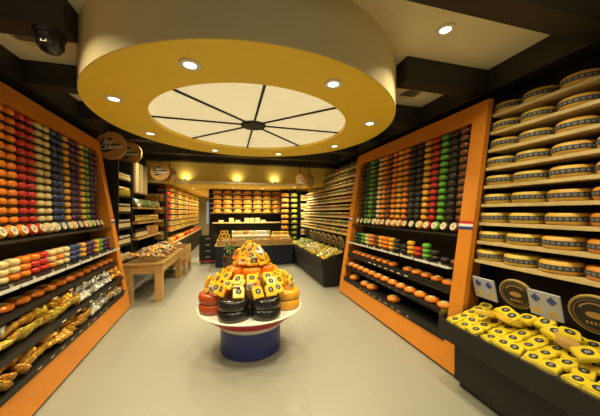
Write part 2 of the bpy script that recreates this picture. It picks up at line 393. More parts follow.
for z in BZ: SHV.append((z, z+.008, -.24, -.02, 'ball_shelf'))
BALLS = []
def fill_rack(rk, cols, pitch, side, x0):
    nr = len(BZ)
    for c, colr in enumerate(cols):
        for r_ in range(nr):
            z = BZ[nr-1-r_]+.0082
            x = x0+pitch*c
            BALLS.append((rk.Q(x+random.uniform(-.002, .002), -.005, z, (0, 0, random.uniform(0, 6))), colr,
                          '%s ball cheese, %s rack, %s row down, %s column from %s post' % (cn(colr), side, ORD[r_], ORD[c], 'near' if side == 'right' else 'far'), side))
        inst(faced(colr), 'labelled_cheese', '%s cheese standing label outward, %s from %s post, %s rack' % (cn(colr), ORD[c], 'near' if side == 'right' else 'far', side),
             'cheese', 'label-out cheeses on the %s rack' % side, rk.Q(x0+pitch*c, .055, 1.3605+.060, (math.radians(-70), 0, 0)) )
# right rack : local x runs away from the viewer
rr = Rack('right', (2.055, 2.03, 0), PI/2, 2.79, SHV, .275, .08)
RCOL = ['brown', 'dark', 'green', 'red', 'amber', 'dark', 'dark', 'orange', 'amber', 'orange', 'brown', 'orange', 'cream', 'dark_green', 'green', 'dark_green', 'black_wax']
fill_rack(rr, RCOL, .1385, 'right', .28)
rl = Rack('left', (-1.655, 4.90, 0), -PI/2+.065, 3.20, SHV, .385, .03)
LCOL = ['purple', 'purple', 'green', 'amber', 'purple', 'purple', 'amber', 'blue', 'blue', 'cream', 'cream', 'red', 'red', 'orange', 'orange', 'amber', 'orange', 'red']
fill_rack(rl, LCOL, .131, 'left', .258)
_fw = Vector((math.sin(math.radians(14.6)), math.cos(math.radians(14.6)), 0))
BALLS.sort(key=lambda b: b[0].translation.dot(_fw))
for mtx, colr, lab, side in BALLS[:300]:
    inst(ball(colr), 'ball_cheese', lab, 'cheese', '%s ball cheeses on the %s rack' % (cn(colr), side), mtx)
_cs = sorted({b[1] for b in BALLS[300:]}); _m = MB()
for mtx, colr, lab, side in BALLS[300:]: _m.lathe(ball_prof(.067, .0725), 18, mi=_cs.index(colr), T=mtx)
_o = _m.build('ball_cheese', _cs); _o['kind'] = 'stuff'; tag(_o, 'far columns of coloured ball cheeses on the orange racks', 'cheese')
# pile of small cheeses on the tray shelf
for rk, cols, side in ((rr, ['brown', 'dark', 'dark', 'green', 'red', 'amber', 'dark', 'dark', 'amber', 'orange', 'amber', 'brown', 'orange', 'cream', 'green', 'dark_green', 'dark_green'], 'right'),
                       (rl, ['purple', 'purple', 'green', 'amber', 'purple', 'purple', 'amber', 'blue', 'blue', 'cream', 'cream', 'cream', 'red', 'red', 'orange', 'cream', 'cream', 'amber', 'cream', 'orange'], 'left')):
    for c, colr in enumerate(cols):
        hh = 3 if side == 'left' or c > 6 else (1 if c < 2 else 2 + (c % 2))
        for k in range(hh):
            if side == 'left' and c > 9 and (c+k) % 4 == 3: cc = 'orange'
            else: cc = colr
            inst(ball(cc, .056, .062), 'stacked_cheese', 'small %s cheese, %s tray shelf, %s layer up, %s from %s post' % (cn(cc), side, ORD[k], ORD[c], 'near' if side == 'right' else 'far'),
                 'cheese', 'small piled cheeses on the %s tray shelf' % side, rk.P((.238+.1435*c) if side == 'right' else (.24+.131*c), -.11+.16*.062*k, 1.0255+.0622*k))
    # front price rail (part) and price cards
    ntr = 9
    for k in range(ntr):
        a = rk.pw+.01+k*(rk.L-2*rk.pw)/ntr; b = a+(rk.L-2*rk.pw)/ntr-.03
        MB(lean).box(a, b, .0, .06, 1.008, 1.014).box(a, b, .056, .06, 1.014, 1.034).build('clear_tray', 'tray_plastic', rk.root)
    npc = 10
    pc = MB().box(-.03, .03, -.002, .002, 0, .045, 0).box(-.02, .02, .002, .003, .012, .018, 1).box(-.02, .02, .002, .003, .026, .031, 1).data('price_card', [M['ink'], M['sign_text']])
    for k in range(npc):
        inst((pc, []), 'price_card', 'small black price card on the %s tray rail, %s from the %s post' % (side, ORD[k], 'near' if side == 'right' else 'far'), 'price card',
             'price cards on the %s tray rail' % side, rk.P(.32+k*(rk.L-.55)/npc, .03, 1.0145, (math.radians(15), 0, 0)))
    # printed fascia strips
    for z in (.775, .545):
        m = MB(lean).box(.17, rk.L-.17, -.012, -.002, z-.03, z+.02)
        if side == 'left' and z > .6: m = MB(lean).box(.17, rk.L-.17, -.03, -.012, z, z+.035)
        if side == 'left' and z < .6: m = MB(lean).box(.17, rk.L-.17, .018, .03, z-.02, z+.01)
        for k in range(7 if side == 'right' else 5):
            xx = rk.L*(.3+.055*k) if side == 'right' else rk.L*(.22+.09*k); dd = -.0015 if not (side == 'left' and z < .6) else .0305
            m.box(xx, xx+.07, dd, dd+.001, z-.012, z+.0, mi=1)
        m.build('label_strip', ['black_soft', 'sign_text'], rk.root)
    m = MB(lean).box(rk.pw+.004, rk.L-rk.pw-.004, -.0045, -.003, .275, .325)
    for k in range(9): xx = rk.L*(.26+.055*k); m.box(xx, xx+.09*(.5+.5*random.random()), -.003, -.002, .292, .306, mi=1)
    m.build('printed_fascia', ['black_soft', 'sign_text'], rk.root)
# rows of small orange wheels
sp = .155
for k in range(14):
    if k == 5: continue
    inst(small_wheel('orange', .072, .055), 'small_round_cheese', 'small orange cheese, upper row of right rack, %s from near post' % ORD[k], 'cheese',
         'small orange wheels on the right upper shelf', rr.P(.25+.166*k, -.07, .8155, (0, 0, random.uniform(0, 6))))
for k in range(13):
    inst(small_wheel('orange', .078, .062), 'small_round_cheese', 'orange cheese, middle row of right rack, %s from near post' % ORD[k], 'cheese',
         'orange wheels on the right middle shelf', rr.P(.26+.185*k, -.06, .5705, (0, 0, random.uniform(0, 6))))
for k, x in enumerate((1.14, 1.72, 1.92, 2.34)):
    inst(small_wheel('orange', .095, .08), 'small_round_cheese', 'larger orange cheese wheel low on the right rack, %s from the near post' % ORD[k], 'cheese',
         'large orange wheels on the lowest right shelf', rr.P(x, -.08, .3455, (0, 0, random.uniform(0, 6))))
for k in range(14):
    inst(small_wheel('orange', .084, .062), 'small_round_cheese', 'orange cheese wheel in the row along the left rack, %s from the far post' % ORD[k], 'cheese',
         'orange wheels in a row on the left rack', rl.P(.27+.19*k, -.125, .8155, (0, 0, random.uniform(0, 6))))
# snack bags on the two low shelves of the left rack
def bagcol(x, rowz):
    if rowz == 0:
        if x < .55: return random.choice(['foil_gold', 'foil_brown'])
        if x < 1.45: return 'foil_silver'
        if x < 2.25: return random.choice(['foil_gold', 'foil_green', 'foil_gold'])
        return random.choice(['foil_brown', 'foil_green', 'foil_gold', 'foil_blue'])
    if x < 1.3: return random.choice(['foil_silver', 'foil_silver', 'foil_gold'])
    return random.choice(['foil_gold', 'foil_brown'])
for rowz, zb in ((0, .5705), (1, .3455)):
    for j in range(4):
        for k in range(28):
            x = .25+.098*k+random.uniform(-.02, .02)
            if x > 2.9 or (rowz == 1 and x < .42): continue
            c = bagcol(x, rowz)
            z = zb+.048+(0, .055, .11, .155)[j]*(1 if rowz == 0 else .8)
            inst(bag(c, (k+j) % 5, .11, .13, .045), 'snack_bag', '%s snack bag, %s bag shelf, %s line, %s from far post' % (cn(c), ('upper', 'lower')[rowz], ('front', 'second', 'third', 'back')[j], ORD[k]),
                 'snack bag', '%s snack bags of the left rack' % ('upper', 'lower')[rowz],
                 rl.P(x, .0-.058*j, z+random.uniform(0, .012), (math.radians(42+random.uniform(-24, 24)), math.radians(random.uniform(-35, 35)), random.uniform(-1.2, 1.2))))

# ------------------------------------------------------------------ wheel shelves on the right wall
def plank_unit(name, label, y0, y1, zs, xf, depth, wall_x, leanw=LEAN):
    o = thing(name, label, 'wall shelf', (xf, y0, 0), 0)
    for z in zs: MB(lambda p: (p.x+leanw*(p.z-1.6), p.y, p.z)).box(0, depth, 0, y1-y0, z-.03, z).build('plank', 'wood', o)
    bk = MB(lambda p: (p.x+leanw*(p.z-1.6), p.y, p.z)).box(depth, depth+.02, 0, y1-y0, 0, zs[-1]+.12)
    bk.build('back_panel', 'black', o)
    return o
PZ = [1.14+.18*k for k in range(9)]
XW = 2.375
plank_unit('wheel_shelf', 'pale wood plank shelf of banded cheese wheels, nearest on the right wall', .15, 2.022, PZ, XW, .27, XR)
plank_unit('wheel_shelf', 'long plank shelf of cheese wheels beyond the right orange rack', 4.83, 8.7, PZ, XW, .27, XR)
near_cols = ['rind_yellow', 'rind_yellow', 'rind_gold', 'rind_orange', 'rind_gold', 'rind_yellow']
for r_, z in enumerate(PZ):
    xx = XW+.135+LEAN*(z-1.6)
    for k in range(6):
        c = near_cols[k]
        if r_ > 3 and c == 'rind_orange': c = 'rind_gold'
        inst(wheel(c, .132, .092), 'banded_cheese', '%s banded cheese, near right planks, %s plank down, %s from orange rack' % (cn(c), ORD[8-r_], ORD[k]), 'cheese',
             'banded wheels on the near right planks', T((xx+random.uniform(-.012, .008), 1.948-.273*k+random.uniform(-.004, .004), z+.0005), (0, 0, random.uniform(0, 6))))
    for k in range(13):
        c = random.choice(['rind_gold', 'rind_yellow', 'tan', 'olive', 'rind_orange'] if r_ < 5 else ['tan', 'olive', 'rind_gold', 'tan'])
        inst(wheel(c, .132, .092, merged=True, n=24), 'banded_cheese', '%s banded cheese, far right planks, %s plank down, %s beyond orange rack' % (cn(c), ORD[8-r_], ORD[k]), 'cheese',
             'banded wheels on the far right planks', T((xx, 4.98+.285*k, z+.0005), (0, 0, random.uniform(0, 6))))

# ------------------------------------------------------------------ bins below the wheels
def bin_unit(label, x0, x1, y0, y1, xl, yl, zf, zb, glass=True):
    o = thing('display_bin', label, 'display bin', (x0, y0, 0))
    X1 = x1-x0; Y1 = y1-y0
    MB().box(xl-x0, X1, 0, yl-y0, 0.06, zf-.16).build('base_cabinet', 'black', o)
    MB().box(xl-x0+.04, X1, 0, yl-y0-.02, 0, 0.06).build('plinth', 'black_soft', o)
    m = MB()
    m.add([(0, 0, zf-.16), (X1, 0, zf-.16), (X1, Y1, zf-.16), (0, Y1, zf-.16), (0, 0, zf-.05), (X1, 0, zb-.05), (X1, Y1, zb-.05), (0, Y1, zf-.05)],
          [(3, 2, 1, 0), (4, 5, 6, 7), (0, 1, 5, 4), (1, 2, 6, 5), (2, 3, 7, 6), (3, 0, 4, 7)])
    m.build('tray', 'black_soft', o)
    MB().box(-.012, 0, 0, Y1, zf-.16, zf).box(0, .012, 0, Y1, zf-.05, zf).build('front_lip', 'black', o)
    if glass:
        MB().box(-.004, .002, 0, Y1, zf, zf+.035).build('glass_edge', 'glass', o)
        MB().box(0, X1*.85, Y1-.006, Y1, zf-.05, zf+.09).build('glass_end', 'glass', o)
    return o
zf, zb = .60, .70
bin_unit('black bin of yellow cheese packs under the near right wheel shelf', 1.88, 2.36, .15, 2.02, 1.985, 1.95, zf, zb)
num = 0
for j in range(5):
    for k in range(12):
        x = 1.925+.098*j; y = 1.93-.108*k+random.uniform(-.01, .01)
        if y < .62: continue
        z = zf-.05+(zb-zf)*(x-1.88)/.48+.004
        tilt = random.uniform(.18, .34)
        if j >= 2 and k in (4, 5) : tilt += .1
        rot = (random.uniform(-.10, .10)+tilt, 0, -PI/2+random.uniform(-.35, .35)) if False else (tilt, random.uniform(-.08, .08), -PI/2+random.uniform(-.35, .35))
        inst(pack('pack', .10, .105, .032), 'cheese_pack', 'yellow cheese pack in near right bin, %s line back, %s from far end' % (ORD[j], ORD[k]), 'cheese pack',
             'yellow packs in the near right bin', T((x-.01, y, z+.012+random.uniform(0, .008)), rot))
for k in range(10):
    x = random.uniform(2.0, 2.25); y = 1.70-.095*k
    z = zf+(zb-zf)*(x-1.88)/.48+.035
    inst(pack('pack', .112, .118, .034), 'cheese_pack', 'yellow cheese pack lying on top of the near bin heap, %s from the far end' % ORD[k], 'cheese pack',
         'topmost yellow packs in the near right bin', T((x, y, z+.015+random.uniform(0, .012)), (random.uniform(.2, .5), random.uniform(-.2, .2), -PI/2+random.uniform(-.6, .6))))
for k, (x, y, c) in enumerate(((2.22, 1.22, 'tan'), (2.2, 1.62, 'yellow'), (2.12, 1.78, 'yellow'))):
    pl = [(math.cos(a)*.10, math.sin(a)*.10) for a in [i*PI/12 for i in range(13)]]
    o = MB().prism(pl, 0, .045, bev=.06).build('cheese_wedge', c); o.location = (x, y, .70); o.rotation_euler = (.1, -.22, 1.2+k)
    tag(o, ('tan brown wrapped half cheese', 'bright yellow wrapped half cheese nearer the back', 'bright yellow wrapped half cheese at the far end')[k]+' among the yellow packs', 'cheese')
# cards and round plaques behind the bin
def info_card(y, z, label):
    o = thing('info_card', label, 'sign', (2.30, y, z), PI/2, 'blue and white cheese cards')
    tt = T(rot=(math.radians(-14), 0, 0))
    MB().box(-.105, .105, -.012, 0, 0, .20, T=tt).build('card', 'card_white', o)
    for sx in (-.052, .052):
        MB().ring(.016, .026, 0, .003, 20, T=tt @ T((sx, 0.001, .145), (-PI/2, 0, 0))).box(sx-.032, sx+.032, .0005, .003, .140, .150, T=tt).box(sx-.005, sx+.005, .0005, .003, .115, .18, T=tt).build('blue_emblem', 'blue_ink', o)
        MB().add([(sx-.03, .004, .03), (sx+.03, .004, .035), (sx+.0, .004, .075), (sx-.03, .0, .03), (sx+.03, .0, .035), (sx+.0, .0, .075)], [(0, 1, 2), (5, 4, 3), (0, 3, 4, 1), (1, 4, 5, 2), (2, 5, 3, 0)], T=tt).build('cheese_picture', 'yellow', o)
info_card(1.90, .785, 'blue and white printed card beside the orange post, behind the yellow packs')
info_card(1.42, .80, 'blue and white printed card between the two round black plaques')
def plaque(x, y, z, r, rz, label, grp=None, tilt=-14):
    o = thing('round_plaque', label, 'sign', (x, y, z), rz, grp)
    tt = T((0, 0, r), (math.radians(tilt), 0, 0)) @ T(rot=(-PI/2, 0, 0))
    MB().lathe([(r*.97, 0), (r, .01), (r, .02), (r*.97, .026)], 40, T=tt).build('gold_rim', 'plaque_rim', o)
    MB().lathe([(r*.88, .026), (r*.88, .029)], 40, T=tt, smooth=False).build('black_face', 'ink', o)
    m = MB().ring(r*.76, r*.78, .029, .030, 40, T=tt)
    m.lathe([(.001, .029), (r*.28, .029), (r*.28, .031)], 20, mi=1, T=tt @ T(sc=1) @ Matrix.Diagonal((1.2, .6, 1, 1)), smooth=False)
    for i in range(9):
        a = math.radians(35+12*i); m.box(-r*.035, r*.035, -r*.07, r*.07, .029, .0305, T=tt @ T((r*.6*math.cos(a), -r*.6*math.sin(a), 0), (0, 0, -a)))
    for i in range(5):
        m.box(-r*.04, r*.04, -r*.05, r*.08, .029, .0305, T=tt @ T((r*(-.3+.15*i), r*.42, 0)))
    m.build('gold_lettering', ['tan', 'tan'], o)
plaque(2.29, 1.62, .80, .125, PI/2+.15, 'round black plaque with gold rim between the two blue cards')
plaque(2.30, 1.14, .80, .135, PI/2+.15, 'round black plaque with gold rim at the right edge, nearest the viewer')
# far bin
bin_unit('long black bin of mixed yellow packs beyond the right orange rack', 1.82, 2.36, 5.15, 8.35, 1.84, 8.33, .60, .74, glass=True)
# swap: the near end of the far bin carries the lip
MB().box(1.84, 2.36, 5.135, 5.149, .06, .6).build('end_panel', 'black', None)['kind'] = 'structure'
for j in range(5):
    for k in range(26):
        x = 1.87+.092*j; y = 5.22+.118*k
        c = random.choice(['pack', 'pack', 'pack', 'olive', 'cream', 'pack_amber'] if k < 17 else ['leaf', 'olive', 'pack'])
        inst(pack(c, .10, .105, .032), 'cheese_pack', '%s cheese pack, far right bin, %s line back, %s from near end' % ({'pack': 'yellow', 'pack_amber': 'orange', 'leaf': 'leafy green'}.get(c, c), ORD[j], ORD[k]),
             'cheese pack', 'packs in the far right bin', T((x, y, .60-.05+.14*(x-1.82)/.54+.02+random.uniform(0, .025)), (random.uniform(.2, .6), random.uniform(-.2, .2), -PI/2+random.uniform(-.8, .8))))
for k in range(7): plaque(2.30, 5.25+.36*k, .80, .135, PI/2+.1, 'round black plaque leaning behind the far right bin, %s from the near end' % ORD[k], 'plaques behind the far bin')

# ------------------------------------------------------------------ centre pedestal and its heap
PC = (0.21, 3.14)
o = thing('round_pedestal_table', 'round pedestal table with red white and blue bands on a navy drum', 'table', (PC[0], PC[1], 0))
MB().lathe([(.345, 0), (.35, .01), (.35, .30)], 64).build('navy_drum', 'blue_paint', o)
MB().lathe([(.36, .295), (.425, .36)], 64).build('lower_white_band', 'white', o)
MB().lathe([(.425, .36), (.59, .485)], 64).build('red_band', 'redp', o)
MB().lathe([(.59, .485), (.605, .495), (.605, .503), (.595, .505)], 64).build('white_top', 'white', o)
ZT = .5055
wr = .163; wh = .105
stk = []
for k, (ang, c) in enumerate(((-118, 'black_wax'), (-73, 'black_wax'), (-26, 'amber'), (18, 'amber'), (62, 'orange'), (107, 'orange'), (152, 'red_brown'), (197, 'red_brown'))):
    R_ = .43
    x = PC[0]+R_*math.cos(math.radians(ang)); y = PC[1]+R_*math.sin(math.radians(ang)); stk.append((x, y, ang))
    for l in range(2):
        side = {-118: 'front left', -73: 'front right', -26: 'right near', 18: 'right far', 62: 'back right', 107: 'back left', 152: 'left far', 197: 'left near'}[ang]
        inst(wheel(c, wr, wh, band=False), 'round_cheese', '%s waxed cheese, %s of the %s stack on the pedestal' % (cn(c), ('bottom', 'top')[l], side), 'cheese', 'stacked wheels around the pedestal table',
             T((x, y, ZT+l*(wh+.0005))))
# inner wooden drum tier
z1 = ZT+.37
o = MB().lathe([(.255, 0), (.255, .37)], 40, smooth=False).build('display_riser', 'table_wood'); o.location = (PC[0], PC[1]+.02, ZT)
tag(o, 'round wooden riser in the middle of the pedestal under the orange wheels', 'riser')
for k in range(5):
    a = math.radians(-90+72*k); 
    inst(wheel('orange', .105, .09, band=False, n=28), 'round_cheese', 'orange waxed cheese wheel on the riser, %s clockwise from the front' % ORD[(5-k) % 5], 'cheese', 'orange wheels on the riser',
         T((PC[0]+.18*math.cos(a), PC[1]+.02+.18*math.sin(a), z1+.0005)))
o = MB().lathe([(.13, 0), (.05, .22)], 24).build('riser_cone', 'table_wood'); o.location = (PC[0], PC[1]+.02, z1+.0915)
tag(o, 'inner wooden cone carrying the topmost yellow packs on the pedestal', 'riser')
# packs: leaning against things, faces out
def outpack(ang, R_, z, tilt, label, grp, color='pack_amber', w=.115, extra=0, cy=.0):
    """bottom edge on a circle of radius R_, leaning back towards the centre"""
    a = math.radians(ang)
    loc = Vector((PC[0]+R_*math.cos(a), PC[1]+cy+R_*math.sin(a), z))
    rz = a+PI/2+extra
    m = Matrix.Translation(loc) @ Matrix.Rotation(rz, 4, 'Z') @ Matrix.Rotation(math.radians(90-tilt), 4, 'X')
    return inst(pack(color, w, w*1.1, .03), 'cheese_pack', label, 'cheese pack', grp, m)
zt2 = ZT+2*wh+.002
SD = lambda a: ['front', 'front right', 'right', 'back right', 'back', 'back left', 'left', 'front left'][int(((a+90+22.5) % 360)//45)]
cnt = {}
def nth(key): cnt[key] = cnt.get(key, -1)+1; return ORD[cnt[key]]
for ring, (R_, z, tilt, n_, cy) in enumerate(((.50, zt2, 34, 19, 0), (.42, zt2+.05, 48, 16, 0), (.36, zt2+.10, 48, 13, .0), (.30, zt2+.135, 42, 11, .02), (.20, z1+.095, 38, 10, .02), (.175, z1+.15, 42, 9, .02), (.13, z1+.20, 42, 8, .02), (.085, z1+.25, 48, 5, .02))):
    for k in range(n_):
        ang = -90+360*k/n_+random.uniform(-6, 6)
        if ring == 3 and k % 3 == 1: continue
        s_ = SD(ang); key = (ring, s_)
        nm = ['lowest', 'second', 'third', 'fourth', 'fifth', 'sixth', 'seventh', 'topmost'][ring]
        c = 'pack_amber' if random.random() < .8 or ring == 0 else random.choice(['orange', 'pack', 'pack'])
        cl = {'pack_amber': 'amber', 'pack': 'yellow', 'orange': 'orange', 'red_brown': 'reddish'}[c]
        outpack(ang, R_+random.uniform(-.015, .015), z+random.uniform(0, .02), tilt+random.uniform(-12, 12), '%s pack, %s tier of pedestal heap, %s side, %s one' % (cl, nm, s_, nth(key)),
                'packs heaped on the pedestal table', c, extra=random.uniform(-.35, .35), cy=cy)
def shelf_card(x, y, z, rz, label, dark):
    o = thing('price_card', label, 'price card', (x, y, z), rz)
    tt = T(rot=(math.radians(15), 0, 0))
    MB().box(-.035, .035, -.002, .002, 0, .06, T=tt).build('card', 'ink' if dark else 'white', o)
    m = MB()
    for i in range(3): m.box(-.024, .024-.008*i, -.0032, -.002, .012+.015*i, .018+.015*i, T=tt)
    m.build('writing', 'sign_text' if dark else 'ink', o)
    MB().box(-.035, .035, -.004, .002, .06, .075, T=tt).build('header', 'white', o)
shelf_card(PC[0]-.17, PC[1]-.42, .775, -.2, 'dark price card between amber packs on the left of the pedestal heap', True)
shelf_card(PC[0]-.04, PC[1]-.44, .80, 0, 'white price card between amber packs at the front of the pedestal heap', False)
shelf_card(PC[0]+.02, PC[1]-.22, 1.03, 0, 'dark price card high on the pedestal heap below the top packs', True)
shelf_card(PC[0]+.42, PC[1]-.33, .76, .8, 'white price card at the right of the pedestal heap', False)
shelf_card(PC[0]-.42, PC[1]-.30, .76, -.8, 'white price card at the left of the pedestal heap', False)

# ------------------------------------------------------------------ hanging oval signs
def text_obj(txt, size, parent, matname, mtx, name='lettering'):
    cu = bpy.data.curves.new('t', 'FONT'); cu.body = txt; cu.size = size; cu.align_x = 'CENTER'; cu.extrude = .002; cu.shear = .3; cu.offset = .003
    to = bpy.data.objects.new('t', cu); COL.objects.link(to)
    dg = bpy.context.evaluated_depsgraph_get(); me = bpy.data.meshes.new_from_object(to.evaluated_get(dg))
    bpy.data.objects.remove(to); me.materials.clear(); me.materials.append(M[matname])
    o = bpy.data.objects.new(name, me); COL.objects.link(o); o.parent = parent; o.matrix_local = mtx
    return o
def oval_sign(x, y, z, r, rz, label, zt=BEAM):
    o = thing('hanging_sign', label, 'sign', (x, y, z), rz, 'round hanging signs')
    face = T(rot=(PI/2, 0, 0))
    MB().lathe([(r*.98, -.02), (r, -.012), (r, .012), (r*.98, .02)], 44, T=face).build('sign_disc', 'sign_orange', o)
    MB().box(-.008, .008, -.006, .006, r*.99, zt-z).build('hanger', 'black', o)
    bd = MB()
    bd.prism([(-r*.66, -r*.42), (-r*.30, -r*.50), (r*.5, -r*.18), (r*.72, r*.16), (r*.15, r*.10), (r*.05, r*.52), (-r*.45, r*.52), (-r*.62, r*.16)], .0205, .023, T=face)
    bd.build('dark_shape', 'ink', o)
    text_obj('Say', r*.5, o, 'sign_text', face @ T((-r*.18, r*.12, .026)))
    text_obj('Cheese', r*.48, o, 'sign_text', face @ T((0.0, -r*.26, .026), (0, 0, .12)))
oval_sign(-1.97, 4.98, 2.56+.15, .235, -.05, 'round orange Say Cheese sign hanging beside the left orange rack', BEAM)
oval_sign(-1.93, 5.68, 2.74, .21, -.05, 'round orange Say Cheese sign behind the nearest sign on the left', CEIL)
oval_sign(-1.63, 6.60, 2.54, .205, .1, 'round orange Say Cheese sign before the bulkhead above the coloured wheel shelf', CEIL)
oval_sign(-1.47, 6.76, 2.49, .17, .1, 'round orange sign just behind the sign above the coloured wheel shelf', CEIL)
oval_sign(1.68, 6.44, 2.38, .19, .7, 'round orange sign before the bulkhead beside the far right wheel planks', CEIL)
oval_sign(2.02, 6.74, 2.46, .19, .7, 'round orange sign furthest back by the far right wheel planks', CEIL)

# ------------------------------------------------------------------ left back: jar shelf, frames, wood shelf, tables
def jar(body, r=.038, h=.11, lid='white'):
    k = ('j', body, r, h, lid)
    if k not in _bc:
        _bc[k] = (MB().lathe([(r*.9, 0), (r, .006), (r, h*.74), (r*.75, h*.82)], 14).data('jar', [M[body]]),
                  [('lid', MB().lathe([(r*.78, h*.82), (r*.78, h)], 14, smooth=False).data('lid', [M[lid]])),
                   ('paper_label', MB().lathe([(r*1.02, h*.15), (r*1.02, h*.6)], 14).data('paper_label', [M['paper']]))])
    return _bc[k]
sx0, sx1, sy0, sy1 = -2.30, -1.87, 4.99, 5.62
o = thing('jar_shelf', 'tall narrow black shelf of jars and bags beyond the left orange rack', 'shelf', (sx0, sy0, 0))
JZ = [.14+.29*k for k in range(8)]
MB().box(0, sx1-sx0, 0, .02, 0, 2.55).build('side_panel', 'black', o); MB().box(0, sx1-sx0, sy1-sy0-.02, sy1-sy0, 0, 2.55).build('side_panel', 'black', o)
MB().box(0, .02, .02, sy1-sy0-.02, 0, 2.55).build('back_panel', 'black', o)
for z in JZ: MB().box(.02, sx1-sx0, .02, sy1-sy0-.02, z-.015, z).build('shelf', 'black_soft', o)
for r_, z in enumerate(JZ):
    for k in range(6):
        y = sy0+.075+.095*k
        if r_ in (6, 1):
            c = 'foil_green' if r_ == 6 else 'foil_silver'
            inst(bag(c, k % 5, .085, .17, .05), 'snack_bag', '%s bag on the black jar shelf, %s shelf down, %s along' % (cn(c), ORD[7-r_], ORD[k]), 'snack bag', 'bags on the black jar shelf',
                 T((sx1-.07, y, z+.086), (PI/2-.05, 0, PI/2)))
        else:
            b = 'jar_dark' if r_ in (4, 5, 3) else 'jar_amber'
            for row in range(2):
                inst(jar(b, .040, .16 if b == 'jar_dark' else .12), 'jar', '%s jar, tall black shelf, %s shelf down, %s along, %s row' % ('dark' if b == 'jar_dark' else 'amber', ORD[7-r_], ORD[k], ('front', 'back')[row]),
                     'jar', 'jars on the black shelf', T((sx1-.05-.12*row, y, z+.0005)))
struct('wall_upper_panel', MB().box(XL, -1.965, 5.95, 6.78, 1.97, BEAM-.012), 'black')
for k in range(3):
    o = thing('picture_frame', 'framed cream print on the left wall, %s of three from the near end' % ORD[k], 'picture', (XL, 6.62+.44*k, 1.98), PI/2, 'three framed prints on the left wall')
    o.rotation_euler = (0, 0, -PI/2)
    o.location = (-1.964, 6.09+.275*k, 2.0)
    tt = T(rot=(0, 0, PI))
    MB().box(-.098, .098, -.03, 0, 0, .64, T=tt).box(-.085, .085, -.034, -.03, .015, .625, 1, T=tt).build('frame', ['table_wood', 'paper'], o)
    m = MB()
    for i in range(9): m.box(-.07, .07-.02*(i % 3), -.0355, -.034, .10+.05*i, .108+.05*i, T=tt)
    m.build('printed_lines', 'grey_label', o)
# wooden wall shelf
wx0, wx1, wy0, wy1 = XL+.004, -1.875, 5.95, 7.75
o = thing('wooden_shelf', 'three-board wooden shelf of treats behind the wooden table', 'shelf', (wx0, wy0, 0))
for z in (1.05, 1.38, 1.70): MB().box(0, wx1-wx0, 0, wy1-wy0, z-.03, z).build('board', 'table_wood', o)
MB().box(0, .02, 0, wy1-wy0, .5, 1.70-.03).build('back_panel', 'black', o)
for yy in (0.0, wy1-wy0-.03): MB().box(.02, .35, yy, yy+.03, 0, 1.67).build('side_panel', 'black', o)
k2 = 0
for k in range(14):
    y = wy0+.10+.12*k
    c = random.choice(['foil_silver', 'leaf', 'foil_green']) if k < 8 else random.choice(['cream', 'foil_gold', 'leaf'])
    inst(bag(c, k % 5, .13, .18, .09), 'snack_bag', '%s bag on the top wooden board, %s from the near end' % (cn(c) if c != 'leaf' else 'leafy green', ORD[k]), 'snack bag', 'bags on the top wooden board',
         T((wx1-.12, y, 1.70+.07+random.uniform(0, .02)), (PI/2-.5, random.uniform(-.3, .3), PI/2+random.uniform(-.4, .4))))
    inst(bag('foil_green' if k % 3 else 'foil_gold', k % 5, .11, .17, .06), 'snack_bag', 'yellow cracker bag on the middle wooden board, %s from the near end' % ORD[k], 'snack bag', 'bags on the middle wooden board',
         T((wx1-.10, y, 1.38+.087), (PI/2-.12, 0, PI/2)))
    if k < 6: inst(jar('jar_dark', .045, .2, 'black'), 'jar', 'dark jar on the lowest wooden board, %s from the near end' % ORD[k], 'jar', 'jars on the lowest wooden board', T((wx1-.08, y, 1.0505)))
    else: inst(bag('foil_brown', k % 5, .10, .22, .04), 'snack_bag', 'brown stick bag on the lowest wooden board, %s from the near end' % ORD[k-6], 'snack bag', 'stick bags on the lowest wooden board', T((wx1-.10, y, 1.05+.12), (PI/2-.1, .25, PI/2)))
# wooden table
def wood_table(x0, x1, y0, y1, h, label, lt=.12):
    o = thing('wooden_table', label, 'table', (x0, y0, 0))
    X1 = x1-x0; Y1 = y1-y0
    MB().box(0, X1, 0, Y1, h-.035, h).build('table_top', 'table_wood', o)
    MB().box(.03, X1-.03, .03, .06, h-.19, h-.035).box(.03, X1-.03, Y1-.06, Y1-.03, h-.19, h-.035).box(.03, .06, .06, Y1-.06, h-.19, h-.035).box(X1-.06, X1-.03, .06, Y1-.06, h-.19, h-.035).build('apron', 'table_wood', o)
    for a in (.02, X1-lt-.02):
        for b in (.02, Y1-lt-.02): MB().box(a, a+lt, b, b+lt, 0, h-.19 if False else h-.036).build('leg', 'table_wood', o)
    return o
wood_table(-1.84 , -1.20, 5.05, 6.92, .70, 'sturdy wooden table heaped with wrapped treats at the left')
for k in range(84):
    x = -1.76+.098*(k % 6)+random.uniform(-.02, .02); y = 5.14+.126*(k//6)+random.uniform(-.02, .02)
    c = random.choice(['foil_dark', 'foil_dark', 'foil_brown'] if y < 6.0 else ['foil_gold', 'foil_silver', 'foil_gold', 'cream'])
    inst(bag(c, k % 5, .11, .13, .05), 'snack_bag', '%s wrapped treat on wooden table, %s line back, %s from wall' % (cn(c), ORD[k//6], ORD[k % 6]), 'snack bag', 'treats heaped on the wooden table',
         T((x, y, .745+random.uniform(0, .07)+.05*(1-abs((k % 6)-2.5)/3)), (random.uniform(-.5, .6), random.uniform(-.5, .5), random.uniform(0, 6))))
